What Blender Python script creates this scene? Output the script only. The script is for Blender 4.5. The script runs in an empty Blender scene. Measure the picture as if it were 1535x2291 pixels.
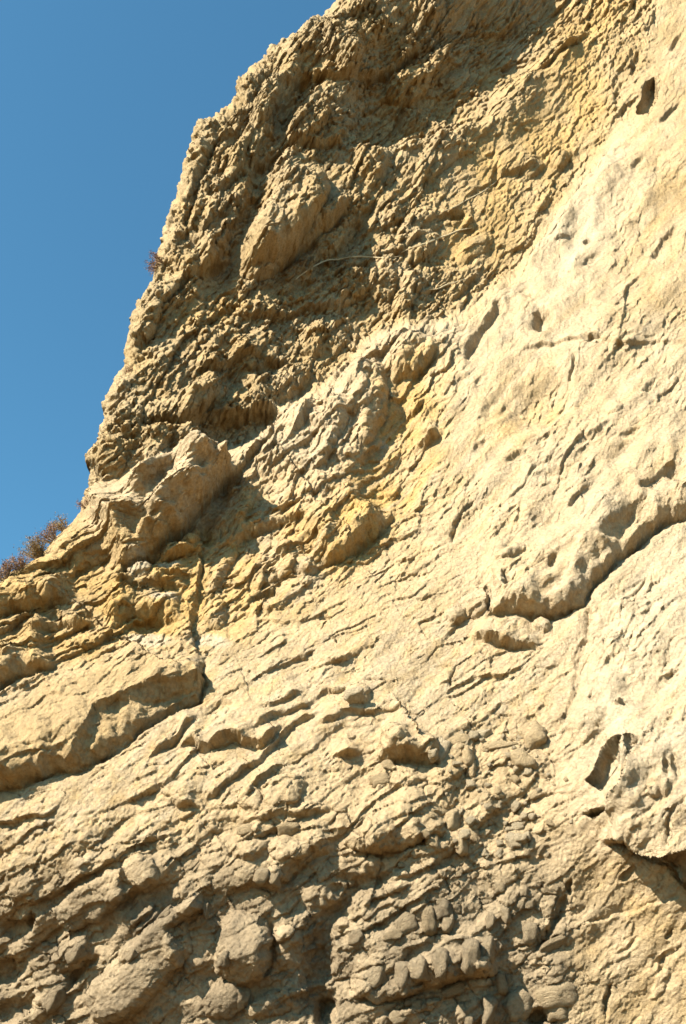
import bpy, math, random
import numpy as np
from mathutils import Vector

# ------------------------------------------------------------------ camera
SC = bpy.context.scene
PW, PH = 1535.0, 2291.0                      # size of the photograph, pixels
PITCH = math.radians(35.0)
FOVY = math.radians(54.0)
FOC = (PH / 2) / math.tan(FOVY / 2)
CAM = np.array([0.0, 0.0, 1.6])
RIGHT = np.array([1.0, 0.0, 0.0])
FWD = np.array([0.0, math.cos(PITCH), math.sin(PITCH)])
UP = np.array([0.0, -math.sin(PITCH), math.cos(PITCH)])
cd = bpy.data.cameras.new('camera')
cam = bpy.data.objects.new('camera', cd)
SC.collection.objects.link(cam)
cam.location = CAM
cam.rotation_euler = (math.pi / 2 + PITCH, 0, 0)
cd.sensor_fit = 'VERTICAL'
cd.sensor_height = 36.0
cd.sensor_width = 24.12
cd.lens = 18.0 / math.tan(FOVY / 2)
cd.clip_end = 3000
cd.dof.use_dof = True
cd.dof.focus_distance = 12.5
cd.dof.aperture_fstop = 2.2
SC.camera = cam

# ------------------------------------------------------------------ sky, sun, exposure
SUN = np.array([-0.60, -0.53, 0.58])
SUN /= np.linalg.norm(SUN)
elev = math.asin(SUN[2])
az = math.atan2(SUN[0], SUN[1])              # clockwise from +Y
world = bpy.data.worlds.new('World')
SC.world = world
world.use_nodes = True
nt = world.node_tree
bg = nt.nodes['Background']
sky = nt.nodes.new('ShaderNodeTexSky')
sky.sky_type = 'NISHITA'
sky.sun_disc = False
sky.sun_elevation = elev
sky.sun_rotation = az
sky.altitude = 0
sky.air_density = 1.0
sky.dust_density = 0.3
sky.ozone_density = 1.2
tint = nt.nodes.new('ShaderNodeVectorMath'); tint.operation = 'MULTIPLY'
tint.inputs[1].default_value = (0.62, 1.17, 1.21)
nt.links.new(sky.outputs['Color'], tint.inputs[0]); nt.links.new(tint.outputs[0], bg.inputs['Color'])
bg.inputs['Strength'].default_value = 0.060
sl = bpy.data.lights.new('sun', 'SUN')
sl.energy = 5.0
sl.angle = math.radians(0.55)
sl.color = (1.0, 0.935, 0.81)
so = bpy.data.objects.new('sun', sl)
SC.collection.objects.link(so)
so.location = tuple(SUN * 60)
so.rotation_euler = Vector(tuple(SUN)).to_track_quat('Z', 'Y').to_euler()
SC.view_settings.view_transform = 'Standard'
SC.view_settings.look = 'None'
SC.view_settings.gamma = 1.0
SC.view_settings.exposure = 1.60

# ------------------------------------------------------------------ noise tools
def _tab(seed):
    r = np.random.RandomState(seed)
    p = r.permutation(512).astype(np.int32)
    a = r.rand(512).astype(np.float32) * 6.2831853
    return p, np.cos(a), np.sin(a), r.rand(512).astype(np.float32), r.rand(512).astype(np.float32)
_tabs = {}
def tab(seed):
    if seed not in _tabs:
        _tabs[seed] = _tab(seed)
    return _tabs[seed]
def perlin(x, y, seed=0):
    p, gx, gy, _, _ = tab(seed)
    xi = np.floor(x); yi = np.floor(y)
    fx = (x - xi).astype(np.float32); fy = (y - yi).astype(np.float32)
    xi = xi.astype(np.int32); yi = yi.astype(np.int32)
    def g(i, j, dx, dy):
        k = p[(p[(xi + i) & 511] + yi + j) & 511]
        return gx[k] * dx + gy[k] * dy
    u = fx * fx * fx * (fx * (fx * 6 - 15) + 10)
    v = fy * fy * fy * (fy * (fy * 6 - 15) + 10)
    a = g(0, 0, fx, fy); b = g(1, 0, fx - 1, fy)
    c = g(0, 1, fx, fy - 1); d = g(1, 1, fx - 1, fy - 1)
    return ((a + (b - a) * u) * (1 - v) + (c + (d - c) * u) * v) * 1.5
def fbm(x, y, seed=0, octv=4, gain=0.5):
    s = 0.0; amp = 1.0; f = 1.0
    for o in range(octv):
        s = s + amp * perlin(x * f + 13.7 * o, y * f + 7.1 * o, seed + o)
        amp *= gain; f *= 2.03
    return s
def worley(x, y, seed=0):
    p, _, _, jx, jy = tab(seed)
    xi = np.floor(x).astype(np.int32); yi = np.floor(y).astype(np.int32)
    f1 = np.full(x.shape, 9.0, np.float32); f2 = f1.copy(); cid = np.zeros(x.shape, np.float32)
    for i in (-1, 0, 1):
        for j in (-1, 0, 1):
            k = p[(p[(xi + i) & 511] + yi + j) & 511]
            dx = (xi + i + 0.15 + 0.7 * jx[k]) - x
            dy = (yi + j + 0.15 + 0.7 * jy[k]) - y
            d = np.sqrt(dx * dx + dy * dy).astype(np.float32)
            near = d < f1
            f2 = np.where(near, f1, np.minimum(f2, d))
            cid = np.where(near, jx[(k * 7 + 3) & 511], cid)
            f1 = np.where(near, d, f1)
    return f1, f2, cid
def sstep(a, b, x):
    t = np.clip((x - a) / (b - a), 0, 1)
    return t * t * (3 - 2 * t)
def rot(x, y, deg):
    """coordinates along / across a direction that rises deg above the horizontal in the photo"""
    a = math.radians(deg); c, s = math.cos(a), math.sin(a)
    return x * c - y * s, x * s + y * c      # along, across (y is down)

# ------------------------------------------------------------------ the grid of directions
SKY = [(1050, -500), (1000, -300), (900, -150), (795, -40), (756, 0), (724, 34), (683, 59), (649, 87), (606, 103), (578, 137), (537, 182),
       (519, 228), (492, 248), (469, 262), (446, 274), (433, 305), (423, 342), (427, 365), (412, 388), (396, 429), (382, 465),
       (369, 515), (364, 547), (355, 593), (346, 634), (330, 662), (314, 684), (300, 709), (290, 746), (286, 773), (286, 814),
       (271, 842), (253, 869), (238, 910), (240, 928), (227, 956), (225, 985), (207, 1010), (202, 1029), (208, 1051), (207, 1083),
       (196, 1108), (186, 1136), (160, 1168), (138, 1190), (116, 1222), (98, 1246), (60, 1272), (34, 1288), (16, 1300), (0, 1314),
       (-60, 1362), (-130, 1420), (-230, 1500), (-300, 1600), (-340, 1750), (-350, 2000), (-350, 3800)]
ST = 2.25
SKX = [p[0] for p in SKY]; SKY_Y = [p[1] for p in SKY]
XR = 1560.0
def rows(step):
    r = list(np.arange(-24, 2316, step))
    y_ = r[0]; s_ = step; top = []
    while y_ > -480:
        s_ *= 1.14; y_ -= s_; top.append(y_)
    y_ = r[-1]; s_ = step; bot = []
    while y_ < 3650:
        s_ *= 1.09; y_ += s_; bot.append(y_)
    return np.array(top[::-1] + r + bot)
def columns(step):
    n = int((XR + 350) / step) + 1
    ext = []; x_ = 0.0; s_ = step
    while x_ < 900:
        s_ *= 1.13; x_ += s_; ext.append(x_)
    return np.linspace(0, 1, n), np.array(ext)
def layout(PY_, v_, ext_):
    """photo directions of the grid: columns run from the skyline to the right edge, then on past it"""
    xs_ = np.interp(PY_[:, :len(v_)], SKY_Y, SKX)
    px_ = xs_ + (XR - xs_) * v_[None, :]
    px_ = np.concatenate([px_, XR + ext_[None, :] + 0 * PY_[:, :1]], 1)
    return px_, np.interp(PY_, SKY_Y, SKX)

# macro relief: pixels towards the camera, measured on the base plane
MAC = [(756, 0, 40), (520, 220, 25), (430, 300, 10), (365, 560, 0), (290, 790, 0), (220, 1010, 0), (200, 1130, 10), (60, 1260, 10),
       (-100, 1400, 10), (-300, 1700, 20), (900, -300, 70), (1250, -300, -160), (1535, -300, -130),
       (1000, 40, -20), (1200, 40, -150), (1340, 60, -215), (1430, 120, -190), (1535, 100, -170),
       (900, 250, -110), (1100, 240, -170), (1300, 250, -240), (1400, 330, -165), (1535, 300, -130),
       (700, 380, -58), (900, 480, -130), (1100, 480, -190), (1230, 470, -225), (1330, 480, -150), (1535, 520, -78),
       (550, 650, -52), (800, 660, -122), (1000, 660, -165), (1150, 640, -135), (1330, 680, -50), (1535, 760, -10),
       (450, 850, -62), (700, 850, -118), (850, 820, -52), (760, 900, -30), (650, 955, -30), (1050, 800, -60), (1250, 850, -15), (1535, 950, 22),
       (420, 960, -60), (560, 1000, -55), (700, 1020, -30), (900, 1000, -55), (1100, 1020, -5), (1350, 1080, 60),
       (300, 1150, 10), (500, 1200, -50), (700, 1180, -20), (850, 1180, -30), (1050, 1200, 25), (1250, 1250, 80), (1450, 1150, 70),
       (150, 1320, 0), (400, 1340, -20), (600, 1350, 0), (900, 1350, 30), (1150, 1400, 70), (1400, 1380, 130),
       (0, 1500, 10), (200, 1560, 40), (450, 1500, 20), (700, 1500, 50), (1000, 1500, 70), (1250, 1560, 100), (1480, 1580, 190),
       (50, 1800, 60), (350, 1700, 70), (650, 1700, 80), (900, 1700, 85), (1200, 1720, 100), (1400, 1780, 190), (1535, 1800, 230),
       (50, 2000, 50), (350, 2000, 95), (650, 1950, 95), (950, 1950, 105), (1250, 1980, 105), (1500, 2000, 140),
       (20, 2200, 10), (300, 2200, 90), (600, 2180, 80), (900, 2150, 100), (1200, 2150, 110), (1500, 2200, 130),
       (100, 2500, 20), (700, 2500, 60), (1400, 2500, 100), (-300, 2300, 0), (1900, 300, -120), (1900, 1000, 200), (1900, 1800, 330),
       (2200, 2400, 250), (0, 3400, 0), (1000, 3400, 40), (2000, 3400, 120), (2400, 500, 0), (2400, 1500, 300)]
def tps(pts, X, Y, lam=0.02):
    P = np.array(pts, float); sc = 1000.0
    px, py, pv = P[:, 0] / sc, P[:, 1] / sc, P[:, 2]
    def k(r2):
        return 0.5 * r2 * np.log(r2 + 1e-12)
    n = len(P)
    A = np.zeros((n + 3, n + 3))
    A[:n, :n] = k((px[:, None] - px) ** 2 + (py[:, None] - py) ** 2) + lam * 0.05 * np.eye(n)
    A[:n, n] = 1; A[:n, n + 1] = px; A[:n, n + 2] = py
    A[n:, :n] = A[:n, n:].T
    w = np.linalg.solve(A, np.concatenate([pv, [0, 0, 0]]))
    out = w[n] + w[n + 1] * X / sc + w[n + 2] * Y / sc
    for i in range(n):
        out = out + w[i] * k((X / sc - px[i]) ** 2 + (Y / sc - py[i]) ** 2)
    return out
RS = 8.0; RX0, RY0 = -420.0, -520.0
_gx, _gy = np.meshgrid(RX0 + RS * np.arange(365), RY0 + RS * np.arange(545))
BOUND = [(1470, -60), (1440, 130), (1414, 255), (1373, 292), (1332, 356), (1291, 410), (1241, 460), (1209, 520), (1177, 565), (1136, 625),
         (1072, 668), (1017, 705), (975, 727), (908, 732), (850, 744), (807, 760), (788, 800), (747, 846), (697, 882), (624, 910),
         (600, 950), (547, 990), (505, 1005)]
def inside(poly, X, Y):
    ins = np.zeros(X.shape, bool); j = len(poly) - 1
    for i in range(len(poly)):
        xi, yi = poly[i]; xj, yj = poly[j]
        if yi != yj:
            ins ^= ((yi > Y) != (yj > Y)) & (X < (xj - xi) * (Y - yi) / (yj - yi) + xi)
        j = i
    return ins
UPPER = [(700, -600), (1480, -600)] + BOUND + [(430, 1010), (350, 1024), (278, 1083), (180, 1130), (-600, 1150), (-600, 0)]
STEP = 105.0                                  # the pale buttress stands this far in front of the upper wall
def macro(x, y, r):
    if y < 960 and x < 1700:
        r = r * 1.95
    r += 60 * math.exp(-((y - 1720) / 330) ** 2) - 0.19 * max(0, y - 1930) - 0.17 * max(0, 700 - x) * min(1, max(0, (y - 1900) / 300))
    if not inside(UPPER, np.array([float(x)]), np.array([float(y)]))[0]:
        r -= STEP * float(sstep(120, 480, y))
    return x, y, r
RAST = tps([macro(*p) for p in MAC], _gx, _gy)
def raster(m, X, Y):
    fx = np.clip((X - RX0) / RS, 0, m.shape[1] - 1.01); fy = np.clip((Y - RY0) / RS, 0, m.shape[0] - 1.01)
    ix = fx.astype(int); iy = fy.astype(int); ax_ = fx - ix; ay = fy - iy
    return (m[iy, ix] * (1 - ax_) + m[iy, ix + 1] * ax_) * (1 - ay) + (m[iy + 1, ix] * (1 - ax_) + m[iy + 1, ix + 1] * ax_) * ay

SLOPE = math.radians(80)
N0 = np.array([0.0, -math.sin(SLOPE), math.cos(SLOPE)])
def base_surface():
    global R, DIR, T0, B, MPP, BN, EDGE
    R = raster(RAST, PX, PY)
    wx_ = PX + 7 * perlin(PX / 60, PY / 60, 5) + 3 * perlin(PX / 22, PY / 22, 7); wy_ = PY + 7 * perlin(PX / 60 + 40, PY / 60, 6) + 3 * perlin(PX / 22, PY / 22, 8)
    m = (PY < 1250)
    d, _ = seg_dist(BOUND + [(430, 1010), (350, 1024), (278, 1083), (180, 1130), (100, 1150)], wx_[m], wy_[m])
    low = np.ones(PX.shape); low[m] = sstep(-4, 26, np.where(inside(UPPER, wx_[m], wy_[m]), -np.abs(d), np.abs(d)))
    # the face turns round the corner of the headland at its left edge
    dsk = np.clip((PX - XSK) * 0.9, 0, None)
    edgeD = 46 + 26 * perlin(PY / 130, 0 * PY, 77)
    q = np.clip(1 - dsk / edgeD, 0, 1)
    R = R - 70 * (1 - np.sqrt(np.clip(1 - q * q, 0, 1)))
    Rb = R; R = R + STEP * sstep(120, 480, PY) * low
    EDGE = 0.25 + 0.75 * sstep(0, 40, dsk)
    DIR = ((PX - PW / 2)[..., None] * RIGHT - (PY - PH / 2)[..., None] * UP) / FOC + FWD
    T0 = (N0 @ (np.array([0, 9.0, 0]) - CAM)) / (DIR @ N0)
    T0 = np.where((T0 > 0) & (T0 < 60), T0, 60)
    B = CAM + DIR * (T0 * (1 - R / FOC))[..., None]
    MPP = T0 / FOC                            # metres for one photo pixel at that depth
    Rb = Rb + STEP * sstep(120, 480, PY) * sstep(900, 1500, PY)
    BN = grid_normals(CAM + DIR * (T0 * (1 - Rb / FOC))[..., None])
def grid_normals(Pn):
    du = np.gradient(Pn, axis=1); dv = np.gradient(Pn, axis=0)
    n = np.cross(dv, du)
    n /= np.linalg.norm(n, axis=2, keepdims=True) + 1e-12
    flip = (n * (CAM - Pn)).sum(2) < 0
    n[flip] *= -1
    return n

# ------------------------------------------------------------------ region masks (soft polygons)
def poly_mask(poly, blur, X=None, Y=None):
    st = 8; x0, y0 = -420, -520
    nx, ny = int(3000 / st), int(4300 / st)
    gx = x0 + st * np.arange(nx); gy = y0 + st * np.arange(ny)
    GX, GY = np.meshgrid(gx, gy)
    ins = np.zeros(GX.shape, bool)
    n = len(poly); j = n - 1
    for i in range(n):
        xi, yi = poly[i]; xj, yj = poly[j]
        if yi != yj:
            c = ((yi > GY) != (yj > GY)) & (GX < (xj - xi) * (GY - yi) / (yj - yi) + xi)
            ins ^= c
        j = i
    m = ins.astype(np.float32)
    k = max(1, int(blur / st))
    for _ in range(3):
        for ax in (0, 1):
            pad = [(0, 0), (0, 0)]; pad[ax] = (k + 1, k)
            cs = np.cumsum(np.pad(m, pad, mode='edge'), axis=ax)
            L = m.shape[ax]
            if ax == 0:
                m = (cs[2 * k + 1:2 * k + 1 + L] - cs[:L]) / (2 * k + 1)
            else:
                m = (cs[:, 2 * k + 1:2 * k + 1 + L] - cs[:, :L]) / (2 * k + 1)
    X = WX if X is None else X; Y = WY if Y is None else Y
    fx = np.clip((X - x0) / st, 0, nx - 1.01); fy = np.clip((Y - y0) / st, 0, ny - 1.01)
    ix = fx.astype(int); iy = fy.astype(int); ax_ = fx - ix; ay = fy - iy
    return ((m[iy, ix] * (1 - ax_) + m[iy, ix + 1] * ax_) * (1 - ay) + (m[iy + 1, ix] * (1 - ax_) + m[iy + 1, ix + 1] * ax_) * ay).astype(np.float32)

def masks():
    global m_bould, m_gul, m_hol, m_upper, m_right, m_midleft, m_slope, m_cob, m_br, m_butt, m_yell
    m_upper = poly_mask([(700, -600), (1480, -600)] + BOUND + [(430, 1010), (350, 1024), (278, 1083), (180, 1130), (-100, 1100), (-100, 0)], 14)
    m_right = poly_mask([(1500, -600)] + BOUND[:13] + [(960, 900), (960, 1150), (1000, 1330), (1250, 1500), (1300, 1600), (1250, 1900), (2800, 1900), (2800, -600)], 40)
    m_midleft = poly_mask([(-500, 1100), (190, 1120), (300, 1230), (460, 1210), (460, 1480), (250, 1480), (0, 1560), (-500, 1700)], 24)
    m_slope = poly_mask([(450, 1420), (700, 1330), (1000, 1330), (1260, 1480), (1280, 1640), (950, 1620), (760, 1720), (300, 1900), (-400, 2000), (-400, 1820), (300, 1650)], 40)
    m_cob = poly_mask([(-500, 1900), (250, 1830), (650, 1760), (850, 1680), (1000, 1620), (1260, 1590), (1240, 1800), (1300, 2000), (1290, 2340), (1290, 3800), (-500, 3800)], 40)
    m_br = poly_mask([(1300, 1880), (1560, 1960), (2800, 2000), (2800, 3800), (1300, 3800), (1290, 2100)], 30)
    m_butt = poly_mask([(505, 1005), (620, 915), (800, 765), (960, 735), (1050, 800), (980, 960), (960, 1150), (740, 1300), (560, 1400), (440, 1400), (450, 1230)], 30)
    m_bould = np.zeros(PX.shape, np.float32)
    m_hol = poly_mask([(860, 850), (980, 810), (960, 1020), (900, 1160), (800, 1280), (700, 1300), (760, 1180), (820, 1040)], 16)
    m_gul = np.maximum(poly_mask([(560, 470), (600, 400), (570, 500), (520, 610), (470, 680), (420, 740), (380, 720), (470, 630), (520, 540)], 10), poly_mask([(530, 625), (600, 500), (680, 395), (755, 405), (780, 460), (690, 560), (600, 612)], 10))
    for poly in ([(112, 2030), (170, 1985), (240, 1950), (290, 1945), (350, 1930), (370, 1975), (285, 2020), (230, 2060), (170, 2090), (140, 2070)],
                 [(438, 2001), (451, 2033), (395, 2075), (415, 2120), (410, 2161), (347, 2229), (274, 2285), (215, 2280), (203, 2229), (246, 2161), (296, 2106), (347, 2061), (392, 2020)],
                 [(480, 2070), (540, 2040), (600, 2060), (620, 2120), (600, 2190), (520, 2190), (480, 2130)],
                 [(585, 1770), (640, 1740), (685, 1760), (680, 1795), (620, 1815)], [(460, 2215), (540, 2200), (640, 2230), (640, 2290), (460, 2290)],
                 [(0, 1620), (140, 1540), (280, 1500), (440, 1490), (455, 1560), (300, 1630), (220, 1690), (0, 1750), (-300, 1850), (-300, 1700)]):
        m_bould = np.maximum(m_bould, poly_mask(poly, 8))
    m_yell = poly_mask([(1300, 60), (1430, 60), (1400, 260), (1230, 460), (1130, 620), (950, 640), (960, 480), (1000, 320), (1190, 170)], 50)


# ------------------------------------------------------------------ feature brushes
def box(poly, pad):
    xs_ = [p[0] for p in poly]; ys_ = [p[1] for p in poly]
    return (PX > min(xs_) - pad) & (PX < max(xs_) + pad) & (PY > min(ys_) - pad) & (PY < max(ys_) + pad)
def seg_dist(poly, X, Y):
    """signed distance to a polyline (positive on its upper/left side when drawn left to right) and the arc position 0..1"""
    best = np.full(X.shape, 1e9); sgn = np.ones(X.shape); arc = np.zeros(X.shape)
    ls = [math.dist(poly[i], poly[i + 1]) for i in range(len(poly) - 1)]
    tot = sum(ls); acc = 0
    for i, L in enumerate(ls):
        (ax, ay), (bx, by) = poly[i], poly[i + 1]
        ux, uy = (bx - ax) / L, (by - ay) / L
        t_ = (X - ax) * ux + (Y - ay) * uy
        tc = np.clip(t_, 0, L)
        d = np.hypot(X - ax - tc * ux, Y - ay - tc * uy)
        sd = (X - ax) * uy - (Y - ay) * ux
        # prefer the segment whose interior is nearest (stable sign at the corners)
        m = d < best - 1e-6
        best = np.where(m, d, best); sgn = np.where(m, np.where(sd >= 0, 1, -1), sgn)
        arc = np.where(m, (acc + np.clip(t_, -0.3 * tot, L + 0.3 * tot)) / tot, arc)
        acc += L
    return best * sgn, arc
def taper(arc, a=0.12):
    return sstep(-0.02, a, arc) * sstep(-0.02, a, 1 - arc)
def ledge(poly, H, W=8, D=80, side=1, ends=0.12, rough=0.25, groove=0.28):
    """rock stands out by H on one side of the traced foot line and dies away over D behind it"""
    ends = max(ends, min(0.45, 45 / sum(math.dist(poly[i], poly[i + 1]) for i in range(len(poly) - 1))))
    pad = D * 3 + 20
    m = box(poly, pad)
    X, Y = WX[m], WY[m]
    d, arc = seg_dist(poly, X, Y)
    d = d * side
    if W >= 12:
        W = W * 1.7 + 0.25 * H
    w = np.maximum(W * (1 + 0.5 * perlin(X / 25, Y / 25, 21)), 1.5)
    hh = H * np.clip(1 + 2.2 * rough * perlin(X / 55, Y / 55, 22) + 0.5 * rough * perlin(X / 24, Y / 24, 24), 0.1, 2)
    f = np.clip(d / w, 0, 1)
    rise = np.sqrt(1 - (1 - f) ** 2) if W >= 12 else sstep(0, 1, f)
    prof = rise * np.exp(-np.clip(d - W, 0, None) / D)
    g = 5 + 0.05 * H
    prof = prof - groove * np.exp(-((d + 0.2 * g) / g) ** 2)
    h[m] += (hh * prof * taper(arc, ends)).astype(np.float32)
def crack(poly, depth, W=4, ends=0.15):
    m = box(poly, W * 4 + 10)
    X, Y = WX[m], WY[m]
    d, arc = seg_dist(poly, X, Y)
    w = W * (1 + 0.5 * perlin(X / 20, Y / 20, 23))
    h[m] -= (depth * np.exp(-(d / np.maximum(w, 0.5)) ** 2) * taper(arc, ends)).astype(np.float32)
def bump(cx, cy, a, b, deg, H, power=2.0, warp=1.0):
    """lump (or pit, with H < 0): half axes a, b; long axis rises deg above the horizontal"""
    m = box([(cx, cy)], max(a, b) * 1.6 + 12)
    X = PX[m] + warp * (WX[m] - PX[m]); Y = PY[m] + warp * (WY[m] - PY[m])
    u, w = rot(X - cx, Y - cy, deg)
    r2 = (u / a) ** 2 + (w / b) ** 2
    if H >= 0:
        f = np.clip(1 - r2 ** (power / 2), 0, 1) ** 0.55
    else:
        f = sstep(1.25, 0.45, np.sqrt(r2))
    h[m] += (H * f).astype(np.float32)
def plate(poly, H, blur):
    global h
    if blur > 12:
        h = h + H * poly_mask(poly, blur)
        return
    m = box(poly, 12)
    X, Y = WX[m], WY[m]
    d, _ = seg_dist(poly + poly[:1], X, Y)
    f = np.clip(np.abs(d) * inside(poly, X, Y) / (2.2 * blur), 0, 1)
    h[m] += (H * np.sqrt(1 - (1 - f) ** 2)).astype(np.float32)

def features():
    # ---- the upper wall
    ledge([(x, y + 26) for x, y in BOUND[3:-1]], 30, W=14, D=150, side=1, ends=0.06)      # pale buttress in front of the wall
    bump(632, 512, 145, 60, 56, 82, 3.0)                                                   # long tilted block
    ledge([(528, 628), (575, 618), (640, 592), (700, 552), (742, 505), (790, 455)], 46, W=12, D=55)
    crack([(720, 110), (660, 230), (600, 350), (553, 480), (505, 600), (470, 660)], 44, 26)
    crack([(800, 470), (790, 540), (760, 580), (700, 600)], 22, 18)
    plate([(860, 40), (1010, 10), (1240, -20), (1290, 40), (1180, 150), (1105, 190), (1090, 235), (950, 290), (835, 325), (790, 290), (830, 190)], -75, 28)
    ledge([(830, 330), (958, 297), (1100, 252), (1112, 190), (1191, 152), (1314, 70)], 24, W=12, D=40, side=-1)
    ledge([(1180, 165), (1230, 140), (1300, 100), (1330, 80)], 26, W=8, D=25)
    ledge([(620, 200), (690, 170), (770, 180), (830, 160), (900, 130), (960, 60)], 26, W=10, D=60)
    ledge([(560, 370), (640, 330), (720, 330), (780, 320)], 24, W=10, D=60)
    ledge([(420, 640), (470, 610), (520, 560)], 22, W=8, D=60)
    ledge([(345, 720), (400, 650), (460, 600)], 30, W=14, D=40)
    ledge([(300, 800), (345, 745), (372, 690)], 34, W=12, D=40)
    ledge([(880, 600), (890, 660), (860, 720)], 34, W=14, D=60, side=1)
    ledge([(920, 450), (890, 520), (880, 600)], 26, W=12, D=60, side=1)
    ledge([(700, 640), (770, 610), (850, 585), (910, 560), (960, 540)], 16, W=6, D=30)
    ledge([(930, 520), (985, 490), (1045, 470)], 12, W=6, D=40)
    ledge([(520, 740), (600, 720), (680, 700), (760, 690)], 20, W=10, D=60)
    ledge([(400, 860), (470, 850), (560, 820), (640, 830)], 20, W=10, D=60)
    ledge([(1100, 395), (1170, 385), (1215, 372)], 18, W=8, D=40)
    ledge([(1000, 690), (1060, 640), (1110, 590)], 18, W=8, D=40)
    ledge([(320, 955), (396, 960), (469, 948), (528, 955), (606, 940), (640, 915)], 40, W=10, D=130)   # overhang
    plate([(400, 962), (600, 945), (600, 975), (545, 1000), (470, 1000)], -16, 10)
    for cx, cy, a, b, g, d in [(1395, 250, 22, 6, 65, -10), (1425, 140, 26, 7, 70, -14), (1385, 210, 24, 6, 62, -10),
                               (1430, 380, 24, 8, 60, -12), (1515, 90, 26, 9, 60, -12), (1500, 250, 34, 6, 45, -10), (1322, 545, 10, 7, 30, -12),
                               (1490, 540, 54, 9, 50, -12), (1330, 590, 24, 6, 35, -7), (1254, 356, 24, 16, 30, 20),
                               (1190, 378, 24, 14, 10, 16), (1050, 512, 18, 10, 0, -14), (1045, 490, 10, 6, 0, 10), (940, 235, 30, 26, 0, 28),
                               (1020, 480, 16, 14, 20, -16), (1110, 395, 10, 22, 0, -12)]:
        bump(cx, cy, a, b, g, d)

    plate([(1463, 172), (1440, 188), (1426, 234), (1430, 256), (1450, 252), (1464, 214)], -42, 5)
    for cx, cy, a, b, g, d in [(930, 150, 62, 40, 40, 34), (1010, 100, 46, 26, 30, 26), (765, 100, 44, 62, 30, 30), (835, 365, 40, 54, 30, 26), (690, 275, 54, 34, 55, 30), (780, 650, 62, 38, 30, 28),
                               (855, 625, 36, 56, 10, 26), (560, 800, 66, 40, 35, 26), (625, 868, 74, 34, 20, 28), (440, 905, 64, 36, 20, 28), (330, 1000, 52, 38, 30, 24), (250, 1030, 40, 36, 40, 22),
                               (460, 470, 80, 26, 66, 26), (430, 380, 70, 24, 66, 24), (520, 360, 80, 26, 62, 26), (600, 230, 70, 26, 58, 28), (480, 560, 60, 20, 60, 22), (720, 760, 70, 40, 25, 24),
                               (980, 360, 60, 34, 35, 20), (940, 560, 46, 30, 30, 20), (1060, 560, 54, 24, 40, 18)]:
        bump(cx, cy, a, b, g, d, 2.6)
    crack([(640, 110), (560, 230), (505, 360), (455, 480), (415, 600)], 22, 11)
    crack([(560, 180), (490, 290), (450, 400), (412, 520)], 16, 8)
    crack([(900, 330), (840, 430), (800, 520), (690, 640), (600, 700)], 18, 14)
    # ---- tilted slab under the overhang, crevice, column
    ledge([(265, 1290), (330, 1255), (400, 1205), (452, 1150), (490, 1095), (530, 1050)], 92, W=30, D=110, ends=0.1)
    ledge([(278, 1098), (350, 1042), (424, 1026), (505, 1010)], 26, W=10, D=60, side=-1)
    crack([(538, 1050), (500, 1110), (470, 1170), (455, 1230)], 40, 18)
    ledge([(455, 1490), (428, 1425), (440, 1355), (455, 1290), (452, 1205)], 16, W=8, D=90, side=1)
    ledge([(340, 1262), (380, 1258), (420, 1248), (452, 1235)], 22, W=6, D=40)
    ledge([(345, 1306), (400, 1300), (445, 1296)], 16, W=6, D=26)
    ledge([(240, 1330), (300, 1322), (370, 1320), (430, 1324)], 18, W=6, D=40)
    ledge([(240, 1420), (300, 1385), (360, 1390), (420, 1395)], 26, W=14, D=40)
    ledge([(150, 1300), (210, 1260), (270, 1225)], 26, W=14, D=60)
    ledge([(-60, 1420), (0, 1395), (45, 1376), (110, 1362), (170, 1360)], 44, W=12, D=60)
    ledge([(-60, 1590), (0, 1555), (50, 1525), (100, 1508), (135, 1500)], 46, W=16, D=70)
    ledge([(60, 1440), (120, 1420), (190, 1410), (230, 1395)], 22, W=10, D=40)
    for cx, cy, a, b, g, d in [(368, 1228, 24, 18, 20, 22), (425, 1222, 24, 16, 25, 22), (315, 1278, 24, 30, 40, 24), (130, 1395, 20, 14, 0, -20),
                               (190, 1390, 16, 12, 0, -20), (330, 1400, 36, 16, 20, -18), (270, 1350, 36, 46, 0, 20), (480, 1370, 30, 40, 10, 18)]:
        bump(cx, cy, a, b, g, d)

    # ---- the pale buttress in the middle
    ledge([(640, 1010), (690, 960), (720, 900), (760, 860)], 14, W=10, D=40)
    ledge([(720, 1080), (745, 1020), (770, 960), (815, 900), (830, 830)], 16, W=12, D=50)
    ledge([(800, 1020), (835, 985), (860, 940), (864, 880), (870, 822)], 20, W=14, D=60)
    ledge([(860, 856), (930, 846), (990, 806)], 30, W=14, D=50)
    ledge([(905, 932), (935, 925), (965, 905)], 26, W=8, D=30)
    ledge([(925, 1012), (960, 1000), (1000, 985)], 26, W=8, D=40)
    crack([(1040, 815), (1064, 782), (1088, 742), (1120, 690)], 24, 9)
    plate([(870, 850), (985, 815), (930, 905), (925, 1000), (960, 1020), (900, 1150), (840, 1140), (800, 1040), (855, 950)], -32, 16)
    ledge([(700, 1275), (770, 1252), (825, 1220), (862, 1180), (885, 1145)], 48, W=24, D=90)
    ledge([(500, 1240), (560, 1200), (640, 1180), (700, 1150)], 20, W=10, D=50)
    ledge([(540, 1330), (600, 1310), (660, 1290), (720, 1280)], 20, W=12, D=40)
    ledge([(480, 1330), (510, 1280), (540, 1220), (560, 1150), (600, 1080)], 14, W=10, D=50)
    ledge([(520, 1075), (560, 1030), (610, 985), (625, 950)], 24, W=8, D=40)
    for cx, cy, a, b, g, d in [(590, 1335, 26, 10, 10, -22), (610, 1020, 20, 8, 45, -14), (690, 1215, 24, 14, 20, -16), (640, 1235, 18, 12, 30, 14)]:
        bump(cx, cy, a, b, g, d)

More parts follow.
